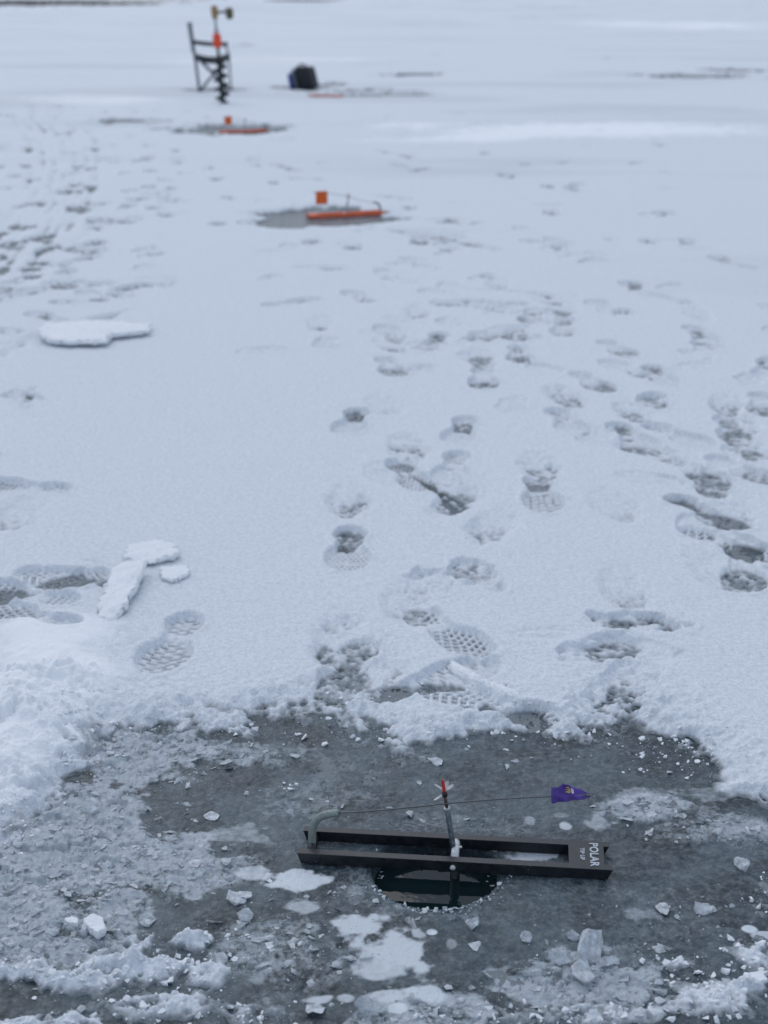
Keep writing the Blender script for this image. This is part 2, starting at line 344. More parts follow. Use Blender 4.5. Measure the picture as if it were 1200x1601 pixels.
for k in range(110):
    py = 170 + 420*r2.random()**1.3; px = r2.uniform(600, 1250) if r2.random() < .6 else r2.uniform(380, 900)
    PR.append((px, py, r2.gauss(0, 40), r2.uniform(.05, .55), r2.uniform(.25, .7), 's' if r2.random() < .7 else 'p'))
for k in range(50):
    PR.append((r2.uniform(-400, 1600), 60 + 110*r2.random(), r2.gauss(90, 20), r2.uniform(.1, .6), r2.uniform(.4, 1), 's'))
for k in range(40):                                       # off to the sides, where only a step aside would show them
    py = r2.uniform(450, 1400); px = r2.uniform(1260, 1700) if r2.random() < .6 else r2.uniform(-500, -60)
    PR.append((px, py, r2.gauss(150, 40), r2.uniform(.1, .8), r2.uniform(.5, 1), r2.choice('pts')))

def stamp(x, y, T, pits, pr, sp):
    px, py, ang, dark, dep, kind = pr
    c = G(px, py); a = R(ang); rad = .26
    row = np.abs(y - c.y) < rad
    idx = np.flatnonzero(row & (np.abs(x - c.x) < rad))
    if not len(idx): return
    X = x[idx]-c.x; Y = y[idx]-c.y
    u = X*math.cos(a)+Y*math.sin(a); v = -X*math.sin(a)+Y*math.cos(a)
    seed = int(px*7+py*13) % 997
    wob = .006*fbm(X+seed*.37, Y, .045, 3, seed)
    def el(v0, rx, ry): return (np.sqrt((u/rx)**2 + ((v-v0)/ry)**2) - 1)*min(rx, ry)
    if kind in 'tp':
        sf = el(.062, .054, .088); sh = el(-.100, .040, .052); sw = el(-.035, .030, .06)
        sd = np.minimum(np.minimum(sf, sh), sw) + wob*.5
    elif kind == 's': sd = el(.0, .052, .10) + wob*1.6
    else: sd = el(.0, .060, .15) + wob*1.2
    ins = sstep(.005, -.005, sd) if kind != 'd' else sstep(.009, -.020, sd)
    base = T[idx]; dep = max(dep, .95) if kind == 'd' else dep
    lum = fbm(X+seed, Y, .05, 3, seed+3)
    if kind in 'tp':
        waist = sstep(.03, .0, np.abs(v+.042))
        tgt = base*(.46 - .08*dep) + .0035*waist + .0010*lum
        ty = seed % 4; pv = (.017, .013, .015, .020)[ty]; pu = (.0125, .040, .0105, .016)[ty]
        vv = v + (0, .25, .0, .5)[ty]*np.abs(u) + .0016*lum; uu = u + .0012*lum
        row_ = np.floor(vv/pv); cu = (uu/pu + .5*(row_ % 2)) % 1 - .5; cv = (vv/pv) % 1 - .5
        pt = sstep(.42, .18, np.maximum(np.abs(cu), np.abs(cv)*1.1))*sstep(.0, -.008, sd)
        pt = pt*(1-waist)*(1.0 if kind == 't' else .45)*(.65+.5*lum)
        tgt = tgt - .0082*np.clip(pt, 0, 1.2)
    else:
        slope = sstep(-.11, .10, -v if kind == 'd' else v)
        tgt = base*(1 - (.66 if kind == 's' else .74)*dep*(.35+.65*slope)) + .0016*fbm(u*1.0+seed, v*.35, .012, 3, seed+7)
    spot = sstep(1.0, .15, el(.055 if seed % 3 else -.08, .048, .055)/.03 + .5 + lum) if kind in 'tp' else sstep(.30, .95, .45+lum*.7+.35*slope)
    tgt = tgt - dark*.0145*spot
    rim = np.exp(-((sd-.010)/.007)**2)*(.0040 + .0034*lum)*dep*.7*(base > .003)
    farw = 1.0 + .8*sstep(6, 14, c.y)
    if kind == 'd': rim = rim*0
    new = base + (tgt-base)*farw
    grit = fbm(u*1.0+seed, v*.8, .013, 3, seed+21)
    if kind == 't': new = np.maximum(new, .0004)
    elif dark < 1.2: new = np.maximum(new, np.minimum(base, .0022 + .0034*grit + .0016*lum + .0030*(1-dark)))
    T[idx] = base*(1-ins) + new*ins + rim*(1-ins)
    pits[idx] = np.maximum(pits[idx], ins)

def line_cut(x, y, T, pts, wdt, depth, seed, lo=.5):
    P = [G(*q) for q in pts]
    for a, b in zip(P, P[1:]):
        ex, ey = b.x-a.x, b.y-a.y; L2 = ex*ex+ey*ey
        idx = np.flatnonzero((x > min(a.x, b.x)-.3) & (x < max(a.x, b.x)+.3) & (y > min(a.y, b.y)-.3) & (y < max(a.y, b.y)+.3))
        X, Y = x[idx], y[idx]
        t = np.clip(((X-a.x)*ex+(Y-a.y)*ey)/L2, 0, 1)
        d = np.hypot(X-a.x-t*ex, Y-a.y-t*ey) + (.03 if lo < .6 else .010)*vn(X*6, Y*6, seed)
        T[idx] -= depth*np.exp(-(d/wdt)**2)*np.clip(lo+1.2*vn(X*2.2, Y*2.2, seed+1), 0, 1)

def ice_z(x, y, dist, sp):
    slush = np.zeros_like(x) + .12; white = np.zeros_like(x)
    near = sstep(4.2, 3.2, dist)
    wa = fbm(x, y, .07, 4, 200, sp); wb = fbm(x, y, .02, 3, 210, sp)
    for (px, py, rx, ry, a) in SLUSH:
        q = Eq(x, y, px, py, rx, ry) + .35*wa + .15*wb
        slush = np.maximum(slush, a*sstep(1.2, .6, q))
    for (px, py, rx, ry, a) in WHITE:
        small = .16 if rx < 16 else .42
        q = Eq(x, y, px, py, rx, ry) + small*wa + small*.8*wb
        white = np.maximum(white, a*.92*sstep(1.35, .70, q))
    slush *= near; white *= near
    c1, v1 = chips(x + .014*wb, y + .014*wa, .034, 300); c2, v2 = chips(x + .004*wb, y, .011, 310)
    z = .0016*wa*near + slush*(.0045*c1 + .0026*c2 + .004*wa + .002*wb)*near
    z = z*(1-.85*np.clip(white, 0, 1)) + .001*np.clip(white, 0, 1)
    r = np.hypot(x-HOLE.x, y-HOLE.y)
    z *= sstep(HR*.9, HR*1.3, r)
    # trough for the rails so that they bear on the ice
    return z, slush, white, v1, v2

def fan(row_px, tspan, cols_px):
    """ground sheet with cells about the same apparent size from the shore end to the horizon"""
    ys = [2400.0]
    while ys[-1] > 1900: ys.append(ys[-1] - 16)
    while ys[-1] > YH + .9: ys.append(ys[-1] - min(row_px(ys[-1]), (ys[-1]-YH)*.12))
    dist = np.array([G(600, q).y for q in ys])
    dep = CAMH*SINP + dist*COSP
    t = list(np.arange(0, tspan, cols_px)); st = cols_px
    while t[-1] < 4200: st *= 1.035; t.append(t[-1]+min(st, 60))          # coarser well off to the sides
    t = np.array([-v for v in t[:0:-1]] + t)/FPX
    X = t[None, :]*dep[:, None]; Y = np.repeat(dist[:, None], len(t), 1)
    return X, Y, len(ys), len(t)
def sheet(name, X, Y, Z, keep, mat, attrs):
    nr, nc = X.shape
    co = np.stack([X, Y, Z], -1).reshape(-1, 3).astype(np.float32)
    i = np.arange(nr*nc).reshape(nr, nc)
    q = np.stack([i[:-1, :-1], i[:-1, 1:], i[1:, 1:], i[1:, :-1]], -1).reshape(-1, 4)
    q = q[keep(q)]
    used = np.zeros(nr*nc, bool); used[q.ravel()] = True
    remap = np.cumsum(used)-1; q = remap[q]; co = co[used]
    me = bpy.data.meshes.new(name)
    me.vertices.add(len(co)); me.vertices.foreach_set('co', co.ravel())
    me.loops.add(q.size); me.loops.foreach_set('vertex_index', q.ravel().astype(np.int32))
    me.polygons.add(len(q)); me.polygons.foreach_set('loop_start', (np.arange(len(q))*4).astype(np.int32))
    me.polygons.foreach_set('use_smooth', np.ones(len(q), bool))
    me.update(calc_edges=True)
    for k, v in attrs.items():
        at = me.attributes.new(k, 'FLOAT', 'POINT'); at.data.foreach_set('value', v.ravel()[used].astype(np.float32))
    me.materials.append(mat)
    o = bpy.data.objects.new(name, me); return link(o)

# ---- ice
X, Y, nr, nc = fan(lambda q: 1.5 if 1040 < q < 1640 else 5.0, 760, 1.5)
xf, yf = X.ravel(), Y.ravel(); spc = np.maximum(1.5*np.hypot(xf, yf)/FPX, .0005)*(1 + np.clip(np.abs(xf)/(CAMH*SINP+yf*COSP)*FPX-760, 0, None)*.03)
zi, slush, white, v1, v2 = ice_z(xf, yf, yf, spc)
rr = np.hypot(xf-HOLE.x, yf-HOLE.y)
sheet('lake_ice', X, Y, zi.reshape(nr, nc), lambda q: ~(rr[q] < HR+.004).all(1), M_ICE, {'slush': slush, 'white': white})
ICE_NEAR = (xf, yf, zi)
bpy.data.objects['lake_ice']['kind'] = 'structure'
# rim and wall of the drilled hole
bm = bmesh.new(); n_ = 180; prof = [(.012, -.004), (.007, .0004), (.002, .0006), (-.001, -.002), (-.0025, -.02), (-.003, -.06), (-.002, -.16)]
rings = []
for j, (dr, z) in enumerate(prof):
    ring = []
    for k in range(n_):
        a = k*2*math.pi/n_
        lump = .5+.5*math.sin(a*23+math.sin(a*7)*3)*math.sin(a*11+1)
        jit = random.uniform(-.0013, .0013)
        rad = HR + dr + jit + .0022*math.sin(a*3+1) + .0012*math.sin(a*8) + (.001*math.sin(j*2+a*9))
        zz = z + (.0042*max(0, lump-.35)*random.uniform(.2, 1.3) if j in (1, 2) else 0)
        ring.append(bm.verts.new((HOLE.x+rad*math.cos(a), HOLE.y+rad*math.sin(a), zz)))
    rings.append(ring)
for r0, r1 in zip(rings, rings[1:]):
    for k in range(n_): bm.faces.new((r0[k], r0[(k+1)%n_], r1[(k+1)%n_], r1[k]))
o = obj('ice_hole_wall', bm, M_ICE, None, True); o['kind'] = 'structure'
bm = bmesh.new(); vs = [bm.verts.new((HOLE.x+(HR+.004)*math.cos(k*math.pi/32), HOLE.y+(HR+.004)*math.sin(k*math.pi/32), -.032)) for k in range(64)]
bm.faces.new(vs); o = obj('water', bm, M_WATER); o['kind'] = 'structure'

# ---- snow
X, Y, nr, nc = fan(lambda q: 1.25 if q < 1640 else 4.0, 760, 1.3)
xf, yf = X.ravel(), Y.ravel(); spc = np.maximum(1.3*np.hypot(xf, yf)/FPX, .0005)*(1 + np.clip(np.abs(xf)/(CAMH*SINP+yf*COSP)*FPX-760, 0, None)*.03)
T, e, w1, w2, sc = cover(xf, yf, yf, spc)
pits = np.zeros_like(T)
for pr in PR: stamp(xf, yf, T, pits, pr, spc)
line_cut(xf, yf, T, [(120,515),(200,492),(300,474),(420,458),(520,452),(640,456),(800,462),(900,470)], .02, 0.0216, 3)
line_cut(xf, yf, T, [(0,560),(60,530),(150,512)], .03, 0.0162, 5)
line_cut(xf, yf, T, [(20,412),(120,382),(200,350),(300,338)], .04, 0.0243, 6)
line_cut(xf, yf, T, [(420,148),(560,142),(700,138)], .10, 0.0405, 7)
line_cut(xf, yf, T, [(0,900),(70,890),(140,893),(190,905)], .008, 0.0108, 8)
line_cut(xf, yf, T, [(10,640),(38,636),(52,615)], .012, 0.0162, 9)
line_cut(xf, yf, T, [(42,645),(58,672)], .02, 0.0162, 10)
line_cut(xf, yf, T, [(590,750),(640,745),(690,775),(722,800)], .012, 0.0095, 11)
line_cut(xf, yf, T, [(810,1005),(870,1002)], .012, 0.0095, 13)
for k in range(7):      # sled runner marks curving away on the left
    o_ = k*17
    line_cut(xf, yf, T, [(-60+o_*1.1, 440), (-10+o_, 380), (35+o_, 320), (52+o_, 270), (48+o_, 225), (20+o_, 190)], .028, .016, 20+k, .68)
T -= .0006*pits*np.clip(w2, -1, 1)
zice, _, _, _, _ = ice_z(xf, yf, yf, spc)
lump = fbm(xf, yf, .012, 2, 400, spc)
bandn = np.exp(-(e/.10)**2) + (e < -.02)*1.0
lump2 = fbm(xf, yf, .007, 2, 410, spc)
z = T + (T > 0)*bandn*(.0020*lump + .0016*lump2)*(1 - .8*sstep(1.3, .7, Eq(xf, yf, 40, 1130, 150, 150))) + np.clip(zice, -.002, .006)*.3*(T > 0)
# low swells far off
z += .03*np.clip(.5+.7*fbm(xf*.4, yf, 3.5, 2, 500, spc), 0, 1)*sstep(8, 20, yf)*sstep(1.0, .2, sc)
thin = 1 - sstep(-.001, .0112, T)
thin = np.maximum(thin, np.clip(sc, 0, 1)*.25*sstep(6, 10, yf))
wet = np.zeros_like(T)
for (px, py, rx, ry, a) in SLUSH:
    q = Eq(xf, yf, px, py, rx*1.25, ry*1.35) + .45*w1 + .2*w2
    wet = np.maximum(wet, min(a, 1)*sstep(1.25, .5, q))
wet *= 1 - .85*sstep(1.25, .7, Eq(xf, yf, 20, 1140, 130, 140))
wn1 = fbm(xf, yf, .035, 4, 610, spc)
thin = np.maximum(thin, wet*np.clip(.42 + .55*wn1, 0, .95)*sstep(4.2, 3.4, yf)*sstep(.036, .022, T))
thin = np.maximum(thin, .34*sstep(2.6, 9, yf)*np.clip(.42+1.0*fbm(xf*.35, yf, 1.4, 4, 620, spc), 0, 1))  # wind-scoured bands, with the undulations' soft shading also painted into the tone
zz = z.reshape(nr, nc); dz = z - zice
sheet('snow', X, Y, zz, lambda q: (dz[q] > -.0015).any(1), M_SNOW, {'thin': thin, 'deep': sstep(.024, .040, T)})
bpy.data.objects['snow']['kind'] = 'structure'
SN = (xf.reshape(nr, nc)[:, 0], Y[:, 0], nr, nc)
def snow_z(x, y):
    """height of the top surface near a point"""
    j = int(np.argmin(np.abs(Y[:, 0]-y))); i = int(np.argmin(np.abs(X[j]-x)))
    return max(float(zz[j, i]), float(zice.reshape(nr, nc)[j, i]))

# ------------------------------------------------------------------ tip-ups
M_BLACK = plain('black_plastic', (.008, .0105, .015), .40, 0, .2, 90, .25, 300)
_n, _l = M_BLACK.node_tree.nodes, M_BLACK.node_tree.links; _p = _n['Principled BSDF']; _co = _n.new('ShaderNodeTexCoord').outputs['Object']
_src = _p.inputs['Base Color'].links[0].from_socket
_f = mth(_n, _l, 'MULTIPLY', ramp(_n, _l, noise(_n, _l, _co, 420, 3, .6), .62, .72), ramp(_n, _l, noise(_n, _l, _co, 22, 3), .50, .68))
_l.new(mix(_n, _l, mth(_n, _l, 'MULTIPLY', _f, .6), _src, (.40, .44, .48)), _p.inputs['Base Color'])
M_ORANGE = plain('orange_plastic', (.80, .13, .035), .5, 0, .12, 20)
M_GREYP = plain('grey_spring', (.23, .27, .25), .5, .2, .2, 200)
M_WIRE = plain('wire', (.10, .11, .12), .4, .3)
M_ALU = plain('aluminium', (.55, .58, .60), .42, .2, .2, 120, .4, 400)
M_STEEL = plain('dark_steel', (.20, .24, .27), .28, .6, .25, 120)
M_COPPER = plain('copper_rod', (.10, .05, .04), .4, .4)
M_RED = plain('red_plastic', (.50, .025, .03), .4)
M_WHITE = plain('white_plastic', (.55, .57, .56), .45)
M_LETTER = plain('lettering', (.42, .46, .50), .45)
M_PURPLE = plain('purple_cloth', (.055, .022, .23), .5, 0, .25, 90)
M_GOLD = plain('emblem_gold', (.50, .36, .14), .6); M_EMW = plain('emblem_white', (.55, .54, .60), .6)
M_FLAGO = plain('orange_cloth', (.85, .16, .02), .7)
L = .489
def cells(bm, xs, ys, occ, z0, z1):
    V = {}
    def v(i, j, k):
        if (i, j, k) not in V: V[i, j, k] = bm.verts.new((xs[i], ys[j], (z0, z1)[k]))
        return V[i, j, k]
    for (i, j) in occ:
        bm.faces.new((v(i,j,1), v(i+1,j,1), v(i+1,j+1,1), v(i,j+1,1)))
        bm.faces.new((v(i,j,0), v(i,j+1,0), v(i+1,j+1,0), v(i+1,j,0)))
        for (di, dj, a, b) in ((0,-1,(i,j),(i+1,j)), (1,0,(i+1,j),(i+1,j+1)), (0,1,(i+1,j+1),(i,j+1)), (-1,0,(i,j+1),(i,j))):
            if (i+di, j+dj) not in occ: bm.faces.new((v(*a,0), v(*b,0), v(*b,1), v(*a,1)))
    return V
def text_mesh(body, size, ext):
    cu = bpy.data.curves.new('lettering', 'FONT'); cu.body = body; cu.size = size; cu.extrude = ext
    cu.align_x = 'CENTER'; cu.align_y = 'CENTER'; cu.space_character = 1.08; cu.offset = size*.022
    t = bpy.data.objects.new('t', cu); link(t); dg = bpy.context.evaluated_depsgraph_get()
    me = bpy.data.meshes.new_from_object(t.evaluated_get(dg)); bpy.data.objects.remove(t); bpy.data.curves.remove(cu)
    return me
def tip_up(loc, rz, mat, flag, tip_z, lettering=False):
    root = empty('tip_up', loc, rz)
    W = .040; z0, z1 = .0015, .0195
    bm = bmesh.new()
    xs = [-L/2, -L/2+.012, -L/2+.026, L/2-.067, L/2-.012, L/2]; ys = [-W, -W+.0145, -.010, .010, W-.0145, W]
    occ = {(i, j) for i in range(5) for j in (0, 4)} | {(3, j) for j in (1, 2, 3)}
    V = cells(bm, xs, ys, occ, z0, z1)
    for (i, j, k), v in V.items():               # ends chamfered towards the underside
        if k == 0 and i == 0: v.co.x += .006
        if k == 0 and i == 5: v.co.x -= .008
        if i == 5 and j in (1, 4): v.co.x -= .003
    obj('frame', bm, mat, root, False, .0012)
    bm = bmesh.new(); tube(bm, [(-L/2+.019, -W+.0147, .0095), (-L/2+.019, W-.0147, .0095)], .0075, 14)
    obj('crossbar', bm, mat, root, True)
    if lettering:
        me = text_mesh('POLAR', .0185, .0007); me2 = text_mesh('TIP UP', .0095, .0006)
        lo = bpy.data.objects.new('lettering', me); link(lo); me.materials.append(M_LETTER); lo.parent = root
        lo.location = (L/2-.028, 0, z1+.0006); lo.rotation_euler = (0, 0, -math.pi/2); lo.scale = (1.1, 1.0, 1)
        lo = bpy.data.objects.new('lettering', me2); link(lo); me2.materials.append(M_LETTER); lo.parent = root
        lo.location = (L/2-.046, 0, z1+.0005); lo.rotation_euler = (0, 0, -math.pi/2); lo.scale = (1.15, 1.0, 1)
    # coiled spring elbow that throws the flag
    sx = -L/2+.018
    pts = bez([(sx, 0, .010), (sx, 0, .040), (sx+.003, 0, .066), (sx+.018, 0, .066), (sx+.043, 0, .0715)], 90)
    bm = bmesh.new(); tube(bm, pts, [.0062 + .00035*math.sin(i*2.1) for i in range(91)], 16)
    obj('flag_spring', bm, M_GREYP, root, True)
    ex = sx+.040; tx = L/2-.043
    pts = bez([(ex, 0, .0708), (ex+.10, 0, .079), (-.02, .0, tip_z-.022), (tx-.1, 0, tip_z-.008), (tx, 0, tip_z)], 40)
    bm = bmesh.new(); tube(bm, pts, .0013, 8)
    wire = obj('flag_wire', bm, M_WIRE, root, True)
    bm = bmesh.new(); tube(bm, [pts[-1]+Vector((-.002,0,0)), pts[-1]+Vector((.005,0,0))], .0023, 10)
    obj('wire_cap', bm, M_WIRE, wire, True)
    # trigger shaft leaning a little, with its tube, collar, blades and red tip
    def P(s): return Vector((-.003 - .155*s, .006, .017)) + Vector((0, 0, s))
    bm = bmesh.new(); tube(bm, [P(.0), P(.018), P(.02), P(.067), P(.069)], [.0045, .0045, .0042, .0045, .0038], 14)
    obj('trigger_tube', bm, M_STEEL, root, True)
    bm = bmesh.new(); tube(bm, [P(.067), P(.092)], .0026, 10); obj('trigger_rod', bm, M_COPPER, root, True)
    bm = bmesh.new(); tube(bm, [P(.0668), P(.0695)], .0049, 14); obj('tube_ring', bm, M_ALU, root, True)
    bm = bmesh.new(); tube(bm, [P(.089), P(.0905), P(.0955), P(.097)], [.003, .0044, .0044, .003], 14); obj('collar', bm, M_BLACK, root, True)
    bm = bmesh.new(); tube(bm, [P(.097), P(.099), P(.114), P(.1175), P(.119)], [.0030, .0027, .0027, .0022, .001], 12); obj('red_tip', bm, M_RED, root, True)
    for ang, up in ((205, -.55), (155, .45), (20, .65), (80, .5)):
        bm = bmesh.new(); c = P(.092 if up < 0 else .097); a = R(ang)
        d = Vector((math.cos(a), math.sin(a)*.7, up)).normalized(); s_ = Vector((-math.sin(a), math.cos(a), .3)).normalized(); nn = d.cross(s_).normalized()
        pr = [(0, .0012), (.005, .0026), (.011, .0036), (.016, .0030), (.019, .0008)]
        A = []
        for t_, w_ in pr: A.append([bm.verts.new(c + d*t_ + s_*w_*q + nn*(h + .0015*abs(q))) for q, h in ((-1, .0), (0, -.0004), (1, .0), (1, .0009), (0, .0005), (-1, .0009))])
        for r0, r1 in zip(A, A[1:]):
            for k in range(6): bm.faces.new((r0[k], r0[(k+1)%6], r1[(k+1)%6], r1[k]))
        bm.faces.new(A[0][::-1]); bm.faces.new(A[-1]); obj('trigger_blade', bm, M_WHITE, root, True)
    # pivot tube across the rails with its nut, and the reel tube going down into the water
    bm = bmesh.new(); tube(bm, [(.001, -W+.0147, .0135), (.001, W-.0147, .0135)], .0064, 16); obj('pivot_tube', bm, M_ALU, root, True)
    bm = bmesh.new(); tube(bm, [(-.001, -W-.0002, .0095), (-.001, -W-.003, .0095), (-.001, -W-.0045, .0092)], [.0044, .0044, .0022], 6)
    obj('pivot_nut', bm, M_WHITE, root)
    bm = bmesh.new(); tube(bm, [(.004, .004, .017), (.011, .004, .019)], .0018, 8); obj('thumb_screw', bm, M_WHITE, root)
    bm = bmesh.new(); tube(bm, [(.001, 0, .006), (.001, 0, -.17)], .0078, 14); obj('reel_tube', bm, M_BLACK, root, True)
    if flag == 'purple':
        fb = bmesh.new(); nx, ny = 26, 14; g = {}
        for i in range(nx+1):
            s_ = i/nx; base = pts[-1] + Vector((-.058*(1-s_) + .003, 0, -.0006*(1-s_)))
            for j in range(ny+1):
                t_ = j/ny*2-1
                hang = .0125*(1-s_)**.9 + .0012; rise = (.0135*math.sin(min(1, s_*1.25)*math.pi*.8+.45)*(1 if s_ < .78 else max(0, (1-s_)/.22)))+.0012
                wr = math.sin(s_*17+t_*2)*.0016*abs(t_)
                if t_ < 0: p_ = Vector((.0012*t_*-1, -.0015+.003*t_+wr, hang*t_))
                else: p_ = Vector((.004*math.sin(s_*9)*t_, .006*t_+wr*1.6, rise*t_*(1-.15*math.sin(s_*21))))
                g[i, j] = fb.verts.new(base + p_)
        for i in range(nx):
            for j in range(ny): fb.faces.new((g[i,j], g[i+1,j], g[i+1,j+1], g[i,j+1]))
        co_ = {k: v.co.copy() for k, v in g.items()}
        f = obj('flag', fb, M_PURPLE, wire, True); sm = f.modifiers.new('thickness', 'SOLIDIFY'); sm.thickness = .0005
        def patch(name, cl, mat_):
            b_ = bmesh.new()
            for poly in cl:
                vs = []
                for (i, j) in poly:
                    i0, j0 = int(i), int(j); fi, fj = i-i0, j-j0
                    a_ = co_[i0, j0].lerp(co_[min(i0+1, nx), j0], fi); b2 = co_[i0, min(j0+1, ny)].lerp(co_[min(i0+1, nx), min(j0+1, ny)], fi)
                    vs.append(b_.verts.new(a_.lerp(b2, fj) + Vector((0, -.0011, .0004))))
                b_.faces.new(vs)
            o_ = obj(name, b_, mat_, f); s2 = o_.modifiers.new('thickness', 'SOLIDIFY'); s2.thickness = .0003
        patch('emblem', [[(9.5,9),(12.5,8.1),(13.6,8.3),(12.6,9.6)],[(9,10.6),(12.6,9.8),(13.9,8.5),(13.9,11)],[(10.5,12),(12.8,11),(13.9,11.2),(12.6,12.6)]], M_GOLD)
        patch('emblem', [[(14.3,8.2),(15.8,8.2),(16.1,12.4),(14.6,12.6)]], M_EMW)
    elif flag:
        fb = bmesh.new(); nx = 10; g = {}; w_, h_ = .074, .078
        for i in range(nx+1):
            for j in range(nx+1):
                g[i, j] = fb.verts.new((tx - .052 - w_/2 + w_*i/nx, .004*math.sin(i*.6)*(j/nx), tip_z + .004 - h_*j/nx))
        for i in range(nx):
            for j in range(nx): fb.faces.new((g[i,j], g[i+1,j], g[i+1,j+1], g[i,j+1]))
        f = obj('flag', fb, M_FLAGO, wire, True); sm = f.modifiers.new('thickness', 'SOLIDIFY'); sm.thickness = .0006
    return root
a_ = G(470, 1331, .018); b_ = G(952, 1357, .018)
rzn = math.atan2(b_.y-a_.y, b_.x-a_.x)
cen = (G(475, 1313, .0195) + G(951, 1339, .0195))/2
t = tip_up((cen.x, cen.y, 0.001), rzn, M_BLACK, 'purple', .124, True)
tag(t, 'black tip-up rail with purple flag laid across the drilled ice hole in the foreground', 'ice fishing tip-up')
def orange(px0, py0, px1, py1, flag, label):
    a = G(px0, py0, .02); b = G(px1, py1, .02); c = (a+b)/2
    rz = math.atan2(b.y-a.y, b.x-a.x) + math.pi
    o = tip_up((c.x, c.y, .002 if py0 > 160 else .016), rz, M_ORANGE, flag, .150)
    return tag(o, label, 'ice fishing tip-up', 'orange tip-ups set over holes further out')
orange(478, 336, 600, 329.5, 'orange', 'nearest orange tip-up, its square orange flag standing clear above a grey ice patch')
orange(345, 205, 415, 202.5, 'orange', 'orange tip-up with small orange flag on the grey ice patch below the auger')
orange(489, 150, 532, 151.5, None, 'farthest orange tip-up lying beside the dark bag with no flag seen')

# ------------------------------------------------------------------ chair
M_FAB = plain('chair_fabric', (.035, .04, .05), .85); M_POST = plain('chair_tube', (.13, .15, .17), .5, .3)
M_FABG = plain('chair_back', (.27, .30, .32), .85)
def chair():
    bs = G(333, 143); s = 1/ppm(143)
    root = empty('folding_chair', (bs.x, bs.y, snow_z(bs.x, bs.y)-.01), R(6))
    def X_(px): return (px-333)*s
    def Z_(py): return (143-py)*s
    W = .24
    for sy in (-W, W):
        bm = bmesh.new(); tube(bm, [(X_(312), sy, 0), (X_(307), sy, Z_(90)), (X_(302), sy, Z_(40))], .014, 10); obj('back_post', bm, M_POST, root, True)
        bm = bmesh.new(); tube(bm, [(X_(361), sy, 0), (X_(359), sy, Z_(88)), (X_(354), sy, Z_(70))], .012, 10); obj('front_leg', bm, M_POST, root, True)
        bm = bmesh.new(); tube(bm, [(X_(313), sy*.97, .02), (X_(356), sy*.97, Z_(92))], .010, 8); tube(bm, [(X_(359), sy*1.03, .02), (X_(309), sy*1.03, Z_(90))], .010, 8)
        obj('cross_brace', bm, M_POST, root, True)
        bm = bmesh.new(); pts = bez([(X_(303), sy, Z_(68)), (X_(325), sy, Z_(73)), (X_(358), sy, Z_(72))], 8); tube(bm, pts, .02, 8); obj('armrest', bm, M_FAB, root, True)
    bm = bmesh.new(); nx, ny = 12, 8; g = {}
    for i in range(nx+1):
        for j in range(ny+1):
            u = i/nx; v = j/ny
            g[i, j] = bm.verts.new((X_(306)+u*(X_(360)-X_(306)), (v*2-1)*W, Z_(86) - .045*math.sin(u*math.pi) - .05*math.sin(v*math.pi)))
    for i in range(nx):
        for j in range(ny): bm.faces.new((g[i,j], g[i+1,j], g[i+1,j+1], g[i,j+1]))
    o = obj('seat', bm, M_FAB, root, True); m_ = o.modifiers.new('thickness', 'SOLIDIFY'); m_.thickness = .035
    bm = bmesh.new(); g = {}
    for i in range(9):
        for j in range(9):
            v = j/8; t_ = i/8
            g[i, j] = bm.verts.new((X_(301.5)+t_*(X_(307)-X_(301.5)) - .012*math.sin(v*math.pi), (v*2-1)*W, Z_(40)+t_*(Z_(84)-Z_(40))))
    for i in range(8):
        for j in range(8): bm.faces.new((g[i,j], g[i+1,j], g[i+1,j+1], g[i,j+1]))
    o = obj('backrest', bm, M_FABG, root, True); m_ = o.modifiers.new('thickness', 'SOLIDIFY'); m_.thickness = .03
    tag(root, 'black folding camp chair standing side-on in the snow behind the auger', 'chair')
chair()

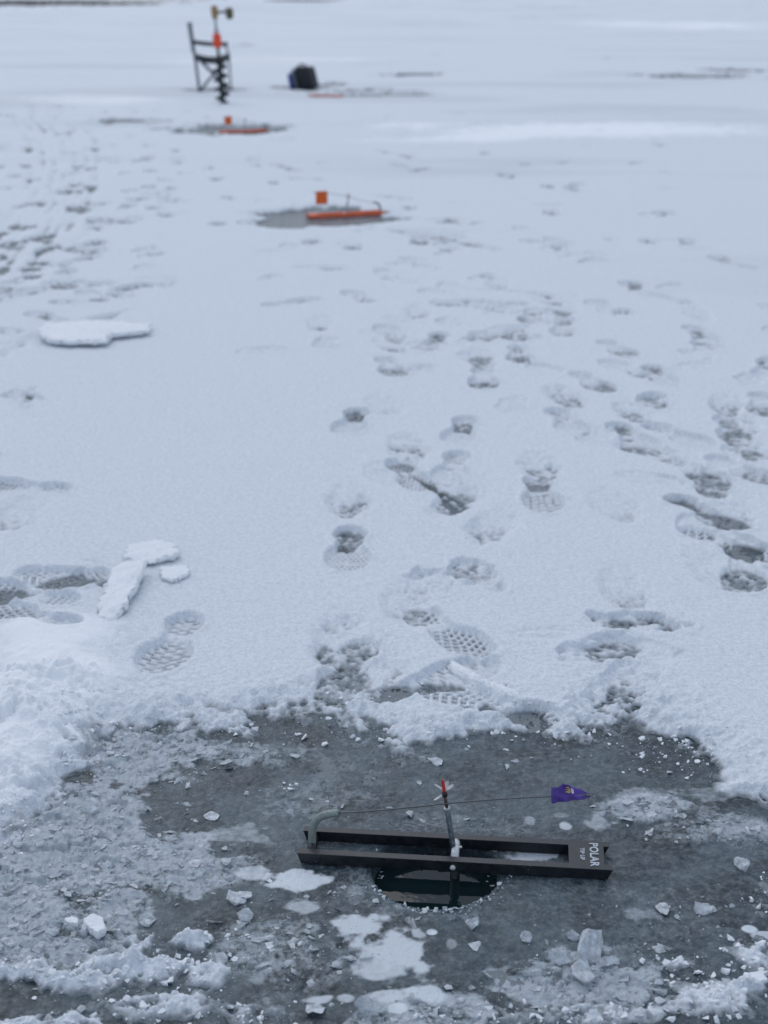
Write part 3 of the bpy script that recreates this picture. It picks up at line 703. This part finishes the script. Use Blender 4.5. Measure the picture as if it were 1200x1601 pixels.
# ------------------------------------------------------------------ hand auger
M_AUG = plain('auger_steel', (.03, .035, .045), .4, .5); M_AUGG = plain('auger_shaft', (.34, .37, .40), .4, .5)
M_TAN = plain('handle_tan', (.30, .19, .07), .6); M_REDO = plain('auger_orange', (.75, .07, .02), .5); M_OLIVE = plain('knob_olive', (.09, .09, .04), .6)
def auger():
    bs = G(348.5, 166); s = 1/ppm(166)
    root = empty('ice_auger', (bs.x, bs.y, .0), 0)
    lean = (340-348.5)/(166-20)
    def P(py, dx=0): z = (166-py)*s; return Vector((lean*(166-py)*s + dx*s, 0, z))
    bm = bmesh.new(); tube(bm, [P(166), P(94)], .027, 10); obj('core_tube', bm, M_AUG, root, True)
    bm = bmesh.new(); turns = 5.0; n = 150; A = []
    for i in range(n+1):
        t = i/n; a = t*turns*2*math.pi; r = .085*min(1, .75+t*2)
        c = P(163 - 68*t); d = Vector((math.cos(a), math.sin(a), 0))
        A.append([bm.verts.new(c + d*.014), bm.verts.new(c + d*r), bm.verts.new(c + d*r + Vector((0,0,.024))), bm.verts.new(c + d*.014 + Vector((0,0,.03)))])
    for r0, r1 in zip(A, A[1:]):
        for k in range(4): bm.faces.new((r0[k], r0[(k+1)%4], r1[(k+1)%4], r1[k]))
    bm.faces.new(A[0][::-1]); bm.faces.new(A[-1]); obj('spiral_blade', bm, M_AUG, root, True)
    bm = bmesh.new()
    for sx in (-1, 1):
        p = P(166); box(bm, p.x + (0 if sx > 0 else -.075), p.x + (.075 if sx > 0 else 0), -.012*sx-.01, -.012*sx+.01, .0, .022)
    obj('cutting_blade', bm, M_AUG, root)
    bm = bmesh.new(); tube(bm, [P(94), P(80)], .017, 10); obj('coupling', bm, M_AUG, root, True)
    bm = bmesh.new(); tube(bm, [P(80), P(77), P(62), P(57.5)], [.025, .05, .05, .026], 12); obj('orange_grip', bm, M_REDO, root, True)
    bm = bmesh.new(); tube(bm, [P(57), P(53)], .028, 10); tube(bm, [P(54), P(34)], .016, 10); obj('upper_shaft', bm, M_AUGG, root, True)
    bm = bmesh.new(); tube(bm, [P(38), P(34), P(24), P(18)], [.02, .036, .042, .03], 12); obj('top_grip', bm, M_TAN, root, True)
    bm = bmesh.new(); tube(bm, [P(28), P(27, 22)], .014, 10); obj('crank_arm', bm, M_AUG, root, True)
    bm = bmesh.new(); tube(bm, [P(38, 22.5), P(34, 22.5), P(24, 22.5), P(21, 22.5)], [.022, .045, .045, .03], 12); obj('crank_knob', bm, M_OLIVE, root, True)
    tag(root, 'hand ice auger with black spiral and orange grip standing upright in the snow', 'ice auger')
auger()

# ------------------------------------------------------------------ bag
M_BAG = plain('bag_black', (.018, .02, .028), .7); M_BLUE = plain('bag_blue', (.025, .06, .30), .6); M_STRIPE = plain('bag_grey', (.13, .15, .18), .7)
def bag():
    bs = G(477, 138); s = 1/ppm(138)
    root = empty('tackle_bag', (bs.x, bs.y, snow_z(bs.x, bs.y)-.012), R(-18))
    def body(x0, x1, W, z1, ex, mat, name, lean=.10):
        bm = bmesh.new(); rings = []; n = 28
        for k in range(9):
            t = k/8; z = z1*(1-(1-t)**1.0); sh = 1 - .06*(1-t) - .28*max(0, t-.7)**1.2
            ring = []
            for q in range(n):
                a = q*2*math.pi/n; ca, sa = math.cos(a), math.sin(a)
                ux = math.copysign(abs(ca)**.45, ca); uy = math.copysign(abs(sa)**.45, sa)
                x = (x0+x1)/2 + ux*(x1-x0)/2*sh - lean*z; zz_ = z + .05*ux*t*(-1 if x0 < 0 else -1)*.3
                ring.append(bm.verts.new((x, uy*W*sh, zz_)))
            rings.append(ring)
        for r0, r1 in zip(rings, rings[1:]):
            for q in range(n): bm.faces.new((r0[q], r0[(q+1)%n], r1[(q+1)%n], r1[q]))
        bm.faces.new(rings[0][::-1]); bm.faces.new(rings[-1]); return obj(name, bm, mat, root, True)
    body(-.055, .185, .15, .30, 0, M_BAG, 'body', .10)
    body(-.112, -.05, .15, .275, 0, M_STRIPE, 'side_band', .06)
    body(-.19, -.11, .145, .23, 0, M_BLUE, 'side_pocket', .0)
    bm = bmesh.new(); tube(bm, bez([(-.06, 0, .285), (-.06, 0, .35), (.06, 0, .35), (.07, 0, .285)], 12), .010, 8); obj('carry_handle', bm, M_BAG, root, True)
    root.rotation_euler = (0, R(-9), R(-18))
    tag(root, 'dark slumped tackle bag with blue side pocket sitting on the snow', 'bag')
bag()

# ------------------------------------------------------------------ snow slabs and ridges
def slab(name, outline, H, lift, label, cat='snow slab', mat=M_SNOWC, seed=1, tilt=(0, 0), under=.75, fuzz=.004, group=None, dome=False):
    P = [G(*q) for q in outline]; c = sum(P, Vector())/len(P)
    pol = sorted(((math.atan2(p.y-c.y, p.x-c.x), p) for p in P), key=lambda t: t[0])
    pts = [p for _, p in pol]; nA, nR = 220, 34
    size = max((p-c).length for p in pts)
    def edge(a):
        d = Vector((math.cos(a), math.sin(a), 0)); best = 0
        for p, q in zip(pts, pts[1:]+pts[:1]):
            ex, ey = q.x-p.x, q.y-p.y; den = d.x*ey - d.y*ex
            if abs(den) < 1e-12: continue
            t = ((p.x-c.x)*ey - (p.y-c.y)*ex)/den; u = ((p.x-c.x)*d.y - (p.y-c.y)*d.x)/den
            if t > 0 and -.001 <= u <= 1.001: best = max(best, t)
        return best
    A = np.array([edge(k*2*math.pi/nA) for k in range(nA)])
    for _ in range(2): A = (np.roll(A, 1)+A*2+np.roll(A, -1))/4
    prof = [(r, 1.0) for r in np.linspace(0, .86, 14)]
    prof += [(.86+.14*math.sin(t), .45+.55*math.cos(t)) for t in np.linspace(.15, math.pi/2, 8)]
    prof += [(.99-.02*k, .45-.15*k) for k in range(1, 4)] + [(under, -.05)]
    if dome: prof = [(r, max(0, 1-r*r)**.8 - .5*(r > .99)) for r in np.linspace(0, 1, 26)]
    ang = np.arange(nA)*2*math.pi/nA; co = []
    for r, h in prof:
        x = A*r*np.cos(ang); y = A*r*np.sin(ang)
        f1 = fbm(x+seed, y, .03, 4, seed); f2 = fbm(x+seed, y, .008, 2, seed+9); f0 = fbm(x+seed*3, y, max(.05, size*.5), 2, seed+4)
        k = 1 + (fuzz*2.0*f1 + fuzz*1.3*f2)/np.maximum(A, .01)*sstep(.5, 1, np.full_like(x, r))
        z = H*h*(1+.18*f0*(h > .3)) + fuzz*(.35*f1+.22*f2)*(1 if h > .1 else 0) + tilt[0]*x + tilt[1]*y + lift
        co.append(np.stack([x*k, y*k, z], -1))
    bm = bmesh.new(); cv = bm.verts.new(tuple(co[0][0])); rings = [[bm.verts.new(tuple(v)) for v in ring] for ring in co[1:]]
    for k in range(nA): bm.faces.new((cv, rings[0][k], rings[0][(k+1)%nA]))
    for r0, r1 in zip(rings, rings[1:]):
        for k in range(nA): bm.faces.new((r0[k], r1[k], r1[(k+1)%nA], r0[(k+1)%nA]))
    bm.faces.new(rings[-1][::-1])
    o = obj(name, bm, mat, None, True); o.location = (c.x, c.y, 0)
    return tag(o, label, cat, group)
slab('snow_slab', [(197,872),(235,866),(276,868),(279,890),(262,893),(235,900),(200,896)], .013, .024, 'squarish snow slab, uppermost of the broken crust pieces beside the boot prints on the left', seed=3)
slab('snow_slab', [(160,955),(178,912),(208,907),(232,908),(222,935),(202,958),(200,975),(178,992),(150,988)], .018, .027, 'long snow slab leaning over a dark gap, largest of the broken crust pieces at left', seed=5, tilt=(.12, .05), under=.55)
slab('snow_slab', [(250,904),(272,900),(298,908),(292,918),(268,928),(252,918)], .009, .021, 'small wedge of snow crust, the rightmost of the broken pieces at left', seed=8)
slab('snow_slab', [(60,540),(72,522),(150,517),(235,522),(232,535),(175,541),(168,552),(110,553),(78,550)], .018, .029, 'wide flat snow plate with a dark shadowed edge, alone on the smooth snow at left', seed=12, under=.5, fuzz=.006)
slab('snow_ridge', [(688,1040),(712,1046),(760,1075),(808,1098),(826,1108),(815,1116),(780,1102),(735,1078),(700,1055)], .019, .010, 'narrow ridge of pushed-up snow just behind the cleared ice', 'snow ridge', seed=17, dome=True, fuzz=.009)
slab('snow_lump', [(101,1446),(112,1441),(125,1446),(122,1455),(108,1455)], .010, .004, 'white angular snow lump, left one of two on the slush at lower left', 'snow lump', seed=31, fuzz=.0015)
slab('snow_lump', [(132,1452),(145,1445),(160,1450),(168,1464),(155,1475),(138,1466)], .013, .004, 'white rounded snow lump, right one of two on the slush at lower left', 'snow lump', seed=33, fuzz=.0018)
slab('snow_lump', [(1152,1538),(1168,1531),(1192,1532),(1205,1526),(1200,1540),(1178,1545)], .007, .003, 'smooth white crescent of snow on the slush near the right edge', 'snow lump', seed=35, fuzz=.0008)

# ------------------------------------------------------------------ pieces of ice
def shard(bm, c, size, flat, rz, tilt, rnd, npt=12, el=1.0):
    M = Matrix.Translation(c) @ Matrix.Rotation(rz, 4, 'Z') @ Matrix.Rotation(tilt, 4, 'X')
    vs = []
    for k in range(npt):
        a = rnd.random()*2*math.pi; r = size*(.65+.35*rnd.random())
        vs.append(bm.verts.new(M @ Vector((r*math.cos(a)*el, r*math.sin(a), flat*size*(rnd.random()-.5)*2))))
    bmesh.ops.convex_hull(bm, input=vs, use_existing_faces=False)
CH = [ # px, py, size(m), flat, tilt deg, material, label
 (921,1503,.026,.40,50,M_MILK,'large upright milky ice chunk at the lower right, standing over the slush'),
 (945,1514,.016,.5,35,M_MILK,'milky ice lump leaning on the right side of the large upright chunk'),
 (912,1528,.024,.35,15,M_MILK,'flat milky ice piece directly in front of the large upright chunk'),
 (873,1508,.014,.35,50,M_CHIP,'small clear ice shard standing left of the large upright chunk'),
 (896,1468,.009,.6,30,M_CHIP,'bright little ice crystal alone on the dark ice right of centre'),
 (823,1469,.009,.5,40,M_CHIP,'small glinting ice crystal left of the lone bright one'),
 (740,1447,.014,.4,25,M_CHIP,'clear faceted ice piece on the grey ice below the hole'),
 (229,1441,.015,.25,20,M_CHIP,'triangular clear ice plate on dark ice at lower left'),
 (384,1437,.012,.25,40,M_MILK,'pointed ice plate tipped up left of the white frozen patch'),
 (370,1408,.017,.2,10,M_MILK,'flat branching ice plate below the left end of the rail'),
 (679,1194,.014,.2,12,M_MILK,'small pale ice flake on the clean grey ice behind the red tip'),
 (1158,1356,.014,.35,25,M_CHIP,'clear ice cube near the right edge level with the rail'),
 (980,1284,.010,.3,20,M_MILK,'pale ice piece right of the purple flag'),
 (1098,1424,.014,.3,15,M_MILK,'small pale ice flake lower right of the rail end'),
 (146,1272,.017,.3,25,M_CHIP,'round clear ice disc in the slush at far left'),
 (330,1278,.013,.2,8,M_MILK,'flat pale ice flake left of the spring'),
 (655,1226,.006,.4,20,M_CHIP,'tiny clear ice chip just left of the red tip'),
 (1035,1423,.014,.2,10,M_MILK,'thin pale ice sliver at right below the rail'),
 (525,1345,.012,.6,30,M_MILK,'slushy ice lump pressed against the front of the rail near its left end'),
 (570,1585,.016,.15,75,M_CHIP,'narrow ice splinter standing at the bottom edge'),
 (490,1583,.016,.15,12,M_MILK,'flat white ice strip near the bottom edge left of centre'),
]
for i, (px, py, sz, fl, ti, mt, lb) in enumerate(CH):
    rnd = random.Random(100+i); bm = bmesh.new()
    shard(bm, Vector((0, 0, 0)), sz, fl, rnd.random()*6, R(ti), rnd, 16, 1.25)
    if i in (9, 3): shard(bm, Vector((sz*.7, sz*.3, .001)), sz*.6, fl, rnd.random()*6, R(ti*.6), rnd, 14, 1.4)
    if sz > .011:
        bmesh.ops.subdivide_edges(bm, edges=bm.edges[:], cuts=3, use_grid_fill=True)
        for v in bm.verts:
            q = v.co*(1.2/sz) + Vector((i, 0, 0)); v.co += mnoise.noise_vector(q)*sz*.16 + mnoise.noise_vector(q*3)*sz*.07
    p_ = G(px, py); o = obj('ice_chunk', bm, mt, None)
    zmin = min(v.co.z for v in o.data.vertices)
    o.location = (p_.x, p_.y, snow_z(p_.x, p_.y) - zmin*.8)
    tag(o, lb, 'ice chunk', 'loose ice pieces around the hole')

def scatter(name, count, regions, smin, smax, mat, kind, label, seed, el=1.3, npt=8, flat=(.15, .6)):
    rnd = random.Random(seed); bm = bmesh.new(); k = 0
    fr = []; tot = sum(r[4] for r in regions)
    while k < count:
        t = rnd.random()*tot
        for (px, py, rx, ry, wgt) in regions:
            t -= wgt
            if t <= 0: break
        qx, qy = px + rnd.gauss(0, rx*.55), py + rnd.gauss(0, ry*.55)
        if qy < 1060 or qy > 1680 or (qx < 95 and qy < 1270): continue
        p = G(qx, qy)
        if (p.xy - HOLE.xy).length < HR + .006: continue
        s = smin + (smax-smin)*rnd.random()**5
        b2 = snow_z(p.x, p.y)
        shard(bm, Vector((p.x, p.y, b2 + s*.12)), s, rnd.uniform(*flat), rnd.random()*6.28, R(rnd.gauss(0, 22)), rnd, npt, el)
        k += 1
    o = obj(name, bm, mat, None); tag(o, label, kind, None, 'stuff')
SL = [(px, py, rx, ry, a*rx*ry) for (px, py, rx, ry, a) in SLUSH]
scatter('ice_shavings', 1500, SL, .0016, .013, M_CHIP, 'ice shavings', 'clear drilled ice shavings strewn over the grey slush', 3, flat=(.12, .4))
scatter('ice_shavings', 900, SL, .0014, .011, M_MILK, 'ice shavings', 'milky drilled ice shavings strewn over the grey slush', 4, flat=(.12, .45))
SP = [(px, py, rx, ry, rx*ry) for (px, py, rx, ry, a) in SNOWP] + [(300,1140,300,18,3000),(700,1150,350,14,4000),(1060,1180,80,50,5000),(690,1100,160,30,2500)]
scatter('snow_crumbs', 2000, SP, .0008, .0075, M_SNOWC, 'snow crumbs', 'white snow crumbs scattered around the edge of the cleared ice', 6, 1.1, 10, (.5, .9))

rnd = random.Random(77); bm = bmesh.new()
for k in range(130):
    a = rnd.choice((-2.6, -2.1, -1.75, -1.5, -1.3, -.9, -.3, .9, 2.3)) + rnd.gauss(0, .16); r_ = HR + .001 + abs(rnd.gauss(0, .007)); s_ = .0012 + .0042*rnd.random()**3
    x_, y_ = HOLE.x + r_*math.cos(a), HOLE.y + r_*math.sin(a)
    shard(bm, Vector((x_, y_, .0012 + s_*.25)), s_, rnd.uniform(.35, .8), rnd.random()*6.28, R(rnd.gauss(0, 25)), rnd, 8, 1.2)
for k in range(46):
    a = rnd.random()*6.28; r_ = HR - .004 - abs(rnd.gauss(0, .007)); s_ = .001 + .004*rnd.random()**2
    shard(bm, Vector((HOLE.x + r_*math.cos(a), HOLE.y + r_*math.sin(a), -.0318)), s_, .3, rnd.random()*6.28, 0, rnd, 8, 1.3)
o = obj('rim_slush', bm, M_MILK, None); tag(o, 'wet crumbs of ice along the lip of the drilled hole', 'ice shavings', None, 'stuff')

# dry reeds along the far shore
M_REED = plain('dry_reed', (.075, .058, .06), .8, 0, .4, 2)
rnd = random.Random(9); bm = bmesh.new()
for k in range(3600):
    px = rnd.gauss(60, 130) if rnd.random() < .75 else rnd.gauss(468, 26)
    if 250 < px < 415: continue
    p = G(px, rnd.uniform(5.5, 9.5) if px < 250 else rnd.uniform(1.5, 3.0)); h = rnd.uniform(.15, .55)*(1 if px < 170 else .6); a = rnd.random()*3.14
    wv_ = Vector((math.cos(a), math.sin(a), 0))*rnd.uniform(.012, .035); tip = Vector((rnd.gauss(0, .16), rnd.gauss(0, .16), h))
    b0 = Vector((p.x, p.y, .0)); c1_ = b0 + tip*.55 + Vector((0, 0, .03))
    v = [bm.verts.new(q) for q in (b0-wv_, b0+wv_, c1_+wv_*.7, c1_-wv_*.7, b0+tip)]
    bm.faces.new(v[:4]); bm.faces.new((v[3], v[2], v[4]))
o = obj('dry_reeds', bm, M_REED, None); tag(o, 'dark dry reeds in a thin line at the far shore', 'reeds', None, 'stuff')
